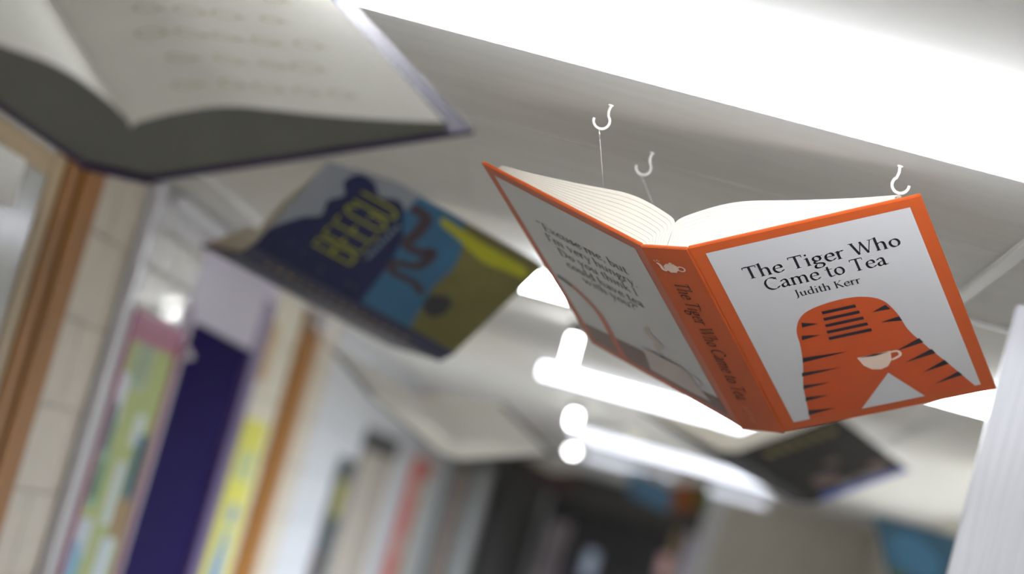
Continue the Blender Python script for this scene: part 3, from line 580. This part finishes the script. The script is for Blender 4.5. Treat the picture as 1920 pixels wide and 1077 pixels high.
# ================================================================ HOOKS AND LINES
arc = [Vector((0, 0, .004)), Vector((0, 0, -.004)), Vector((-.001, 0, -.010))]
for k in range(19):
    an = math.radians(48 - 235 * k / 18); arc.append(Vector((-.0078 + .0128 * math.cos(an), 0, -.0283 + .0128 * math.sin(an))))
arc = spline([tuple(v) for v in arc], 2)
hv, hf = tube_geo(arc, .0023, 10)
hook_me = None
def hook(p, rz, lab, group='white hooks in the ceiling'):
    global hook_me
    t = empty('ceiling_hook', p, lab, 'hook', group); t.rotation_euler = (0, 0, rz)
    if hook_me is None:
        o = pyd('hook_wire', hv, hf, M_HOOK, t, smooth=True); hook_me = o.data
        c = lathe('collar', [(.0045, .0), (.0045, -.0012), (.003, -.003)], M_HOOK, t, 14); hook.col = c.data
    else: link('hook_wire', hook_me, None, t); link('collar', hook.col, None, t)
    return t
def bottom(p, rz): return Vector(p) + Matrix.Rotation(rz, 3, 'Z') @ Vector((-.0078, 0, -.0432))
def line(a, b, lab, r=.00055, ferrule=True):
    a, b = Vector(a), Vector(b); t = empty('hanging_line', a, lab, 'line', 'clear lines holding the books')
    inv(tube('line', [a, a.lerp(b, .5), b], r, M_WIRE, None, 6), t)
    if ferrule:
        d = (b - a).normalized(); inv(tube('crimp', [a + d * .006, a + d * .018], .0013, M_CHROME, None, 8), t)
hk = [(on_z(1146, 197, ZC), .05, 'white cup hook farthest left, with a long line to the orange book'),
      (on_z(1223, 287, ZC), -.15, 'white cup hook in the middle, above the gutter of the orange book'),
      (on_z(1688, 311, ZC), math.pi - .1, 'white cup hook opening rightwards above the orange book corner')]
def bw(B, v): return B.root.matrix_world @ v
ends = [bw(tb, tb.top_at('l', .158, .05, .0008)), bw(tb, tb.top_at('l', .10, .45, .0008)), bw(tb, tb.top_at('r', .315, .05, .0008))]
lab2 = ['clear line from the left hook down to the orange book', 'clear line from the middle hook down to the orange book', 'clear line from the right hook down to the orange book']
for (p, rz, lab), e, l2 in zip(hk, ends, lab2):
    hook(p, rz, lab); line(bottom(p, rz), e, l2)
# lines of the other books run straight up to the boards
def up_lines(B, spots, who):
    for i, (side, s, t, nm) in enumerate(spots):
        e = bw(B, B.top_at(side, s, t, .0008)); q = Vector((e.x, e.y, ZC))
        hook(q, .3, 'white ceiling hook above the %s, at its %s' % (who, nm)); line(bottom(q, .3), e, 'clear line holding the %s of the %s' % (nm, who), .0007, False)
up_lines(fb, [('l', .3, .12, 'right page')], 'dark purple book')
up_lines(bb, [('r', .2, .1, 'left end'), ('r', .2, .47, 'right end')], 'blue and olive book')
up_lines(kb, [('r', .2, .1, 'near end'), ('r', .2, .45, 'far end')], 'black book')
up_lines(hb, [('r', .2, .1, 'near end'), ('r', .2, .35, 'far end')], 'white book')
up_lines(ub, [('r', .2, .1, 'near end'), ('r', .2, .45, 'far end')], 'blue picture book')
up_lines(mb, [('r', .12, .2, 'middle')], 'distant colourful book')
up_lines(rb, [('r', .1, .15, 'middle')], 'distant dark red book')
# ================================================================ STEEL PILLAR
e = on_y(1848, 805, 4.72)
t = empty('steel_panel', (e.x + .2, 4.9, 0), 'tall brushed steel panel at the right edge of the view', 'panel')
wbox('shaft', e.x, e.x + .5, 4.72, 4.75, .08, ZC - .0005, M_STEEL, t, .004); wbox('foot', e.x - .015, e.x + .515, 4.705, 4.765, 0, .08, M_DGREY, t, .004)
# ================================================================ THINGS ON THE LEFT WALL
t = empty('cable_trunking', (XL, 6.79, 1.0), 'white vertical cable trunking beside the noticeboard', 'trunking')
wbox('channel', XL + .0005, XL + .03, 6.745, 6.825, .9, ZC - .001, M_PVC, t, .004)
wbox('edge_cover', XL + .0005, XL + .036, 6.83, 6.85, .9, ZC - .001, M_PVC, t, .003)
for v in (385, 450, 505, 545):
    p = on_x(288 - (v - 350) * .29, v, XL + .03); wbox('clip', XL + .0301, XL + .038, 6.745, 6.80, p.z - .03, p.z + .03, M_CHROME, t, .006)
t = empty('cable_trunking', (XL, 8.7, 2.38), 'white horizontal trunking under the ceiling above the purple door', 'trunking')
wbox('channel', XL + .0005, XL + .045, 6.98, 10.2, 2.365, 2.405, M_PVC, t, .005)
t = empty('junction_box', (XL, 10.3, 2.33), 'white junction box on the wooden post at the trunking end', 'junction box')
wbox('box_body', XL + .016, XL + .09, 10.16, 10.44, 2.29, 2.40, M_PVC, t, .01); wbox('box_lid', XL + .09, XL + .097, 10.18, 10.42, 2.305, 2.39, M_WHITE, t, .003)
# noticeboard
M_PINK = mat('pink_frame', 'b06a8c', .4, var=.05); M_MAROON = mat('dusty_pink_border', 'a3607a', .5, var=.06); M_LIME = mat('lime_backing', 'a9b574', .7, var=.06, scale=12)
t = empty('noticeboard', (XL, 7.35, 1.0), 'lime green noticeboard with a pink frame on the left wall', 'noticeboard')
wbox('backing', XL + .0005, XL + .015, 6.96, 7.70, .95, 2.03, M_LIME, t)
wbox('top_border', XL + .0152, XL + .019, 6.98, 7.68, 1.955, 2.01, M_MAROON, t)
wbox('frame', XL + .0005, XL + .026, 6.945, 6.98, .95, 2.04, M_PINK, t, .003); wbox('frame', XL + .0005, XL + .026, 7.68, 7.715, .95, 2.04, M_PINK, t, .003); wbox('frame', XL + .0005, XL + .026, 6.98, 7.68, 2.01, 2.04, M_PINK, t, .003)
t = empty('metal_edge_strip', (XL, 7.735, 1.0), 'shiny metal strip between the noticeboard and the purple door', 'metal strip')
wbox('strip', XL + .0005, XL + .03, 7.72, 7.75, .95, 2.04, M_CHROME, t, .006)
tube('knob', [(0.031, 0, .98), (.045, 0, .98), (.05, 0, .985)], .022, M_CHROME, t, 12)
def sheet(u, v, w, h, col, lab, mk=None, x=XL + .0155):
    p = on_x(u, v, x); o = empty('paper_sheet', p, lab, 'paper', 'papers pinned on the noticeboard'); n = 'paper_' + col
    vs = [(0 + .001 * (k == 3), -w / 2 + w * (k in (1, 2)), -h / 2 + h * (k > 1)) for k in range(4)]
    vs += [(q[0] + .0008, q[1], q[2]) for q in vs]
    pyd('sheet', vs, [(0, 1, 2, 3), (7, 6, 5, 4), (0, 4, 5, 1), (1, 5, 6, 2), (2, 6, 7, 3), (3, 7, 4, 0)], mat(n, col, .8, var=.08, scale=14), o)
    if mk:
        pyd('picture', [(.0014, a * w * .35, b * h * .35) for a, b in ((-1, -1), (1, -1), (1, 1), (-1, 1))], [(0, 1, 2, 3)], mat('paper_' + mk, mk, .8, var=.25, scale=40), o)
sheet(268, 682, .26, .17, 'a9b8a0', 'grey green sheet, topmost on the noticeboard', '9aa890')
sheet(226, 745, .12, .15, 'd5d9e4', 'pale white sheet at the left under the topmost noticeboard sheet')
sheet(203, 800, .2, .19, '7d9a97', 'teal picture sheet at the left of the noticeboard', '55736f')
sheet(258, 808, .14, .1, 'cfd8da', 'small white sheet in the middle of the noticeboard')
sheet(252, 880, .16, .22, '3c6a80', 'dark blue picture sheet at the right of the noticeboard', '2c5262')
sheet(178, 900, .2, .16, '86a88c', 'green picture sheet low on the left of the noticeboard', '5e8068')
sheet(213, 925, .13, .2, 'c9d4d6', 'tall pale sheet between the green and brown noticeboard sheets')
sheet(222, 975, .14, .14, '9b7357', 'brown sheet low on the right of the noticeboard')
sheet(152, 1010, .2, .12, 'c3ccd6', 'pale sheet at the lower left of the noticeboard')
sheet(137, 1050, .18, .12, '7fb0cc', 'light blue sheet lowest on the noticeboard')
sheet(192, 1050, .2, .14, 'c6d2da', 'pale grey sheet lowest on the right of the noticeboard')
o = empty('paper_notice', on_x(8, 330, XL - .003), 'bright white notice on the glazed screen at the far left edge', 'notice')  # plain bright white patch on the pane
pyd('sheet', [(x, y, z) for x in (.0, .002) for y, z in ((-.13, -.06), (.13, -.06), (.13, .06), (-.13, .06))], [(0, 1, 2, 3), (7, 6, 5, 4), (0, 4, 5, 1), (1, 5, 6, 2), (2, 6, 7, 3), (3, 7, 4, 0)], mat('bright_paper', 'f6f5f2', .6, var=.01), o)
# posters
def poster(y0, y1, z0, z1, m, lab, x=XL):
    t = empty('poster', (x, (y0 + y1) / 2, z0), lab, 'poster'); wbox('sheet', x + .001, x + .005, y0, y1, z0, z1, m, t); return t
def flat(name, t, polys, m, x):
    vs = []; fs = []
    for P in polys: i = len(vs); vs += [Vector((x, y, z)) for y, z in P]; fs.append(tuple(range(i, i + len(P))))
    inv(pyd(name, vs, fs, m, None, fix=False), t)
t = poster(9.37, 9.96, 1.0, 1.85, mat('yellow_poster', 'dcd84e', .6, var=.05), 'yellow poster with a blue shape beyond the purple door')
flat('blue_print', t, [[(9.52, 1.0), (9.82, 1.0), (9.8, 1.2), (9.74, 1.40), (9.62, 1.40), (9.55, 1.25)], disc(9.68, 1.46, .09, .05, 12)], mat('bright_blue_print', '1f7ad0', .5, var=.05), XL + .0058)
flat('pale_print', t, [rect(9.5, 9.86, 1.6, 1.72)], mat('pale_green_print', 'b9c58c', .5), XL + .0058)
t = poster(9.38, 9.52, 2.0, 2.24, mat('amber_sign', 'c79a4a', .5, var=.1), 'small amber sign high up beside the purple door')
t = poster(12.5, 13.2, 1.0, 1.82, mat('dark_poster', '3e4648', .5, var=.15), 'dark poster with a yellow patch before the olive grey door')
flat('yellow_print', t, [rect(12.75, 13.1, 1.5, 1.7)], mat('dull_gold_print', 'a09a4a', .5, var=.2), XL + .0058)
flat('red_print', t, [rect(12.55, 12.8, 1.05, 1.3)], mat('dull_red_print', '6a5352', .5, var=.2), XL + .0058)
t = poster(16.3, 17.3, 1.0, 1.98, mat('orange_red_poster', 'd84a1c', .5, var=.15, scale=4), 'orange red poster high on the far left wall')
flat('pale_print', t, [disc(17.0, 1.75, .16, .06, 12), disc(16.9, 1.35, .2, .08, 12)], mat('pale_peach_print', 'd9b8a4', .5, var=.2), XL + .0058)
t = poster(17.4, 18.5, 1.0, 2.0, mat('patterned_poster', 'b9bdb2', .5, var=.25, scale=6), 'pale patterned poster beside the orange red poster')
flat('red_print', t, [rect(17.45, 18.0, 1.85, 1.99)], mat('scarlet_print', 'b83a34', .5, var=.1), XL + .0058)
# things in the dark lobby
def lobby(u, v, w, h, m, name, lab, cat, y=25.6):
    p = on_y(u, v, y); t = empty(name, (p.x, y, 0), lab, cat); wbox('panel', p.x - w / 2, p.x + w / 2, y, y + .03, p.z - h / 2, p.z + h / 2, m, t, .008)
    wbox('stand', p.x - .03, p.x + .03, y + .031, y + .06, 0, p.z + h / 2 - .01, M_DGREY, t)
lobby(1035, 1040, .26, .75, mat('mauve_grey_board', '7d7276', .6, var=.15), 'display_board', 'mauve grey display board in the dark lobby', 'board')
lobby(1105, 1060, .14, .3, mat('pale_blue_board', 'aeb9cc', .6, var=.1), 'display_board', 'small pale blue display board in the dark lobby', 'board', 25.3)
lobby(1245, 1062, .12, .22, mat('pink_board', 'd9a9a9', .6, var=.1), 'display_board', 'small pink display board in the dark lobby', 'board', 25.3)
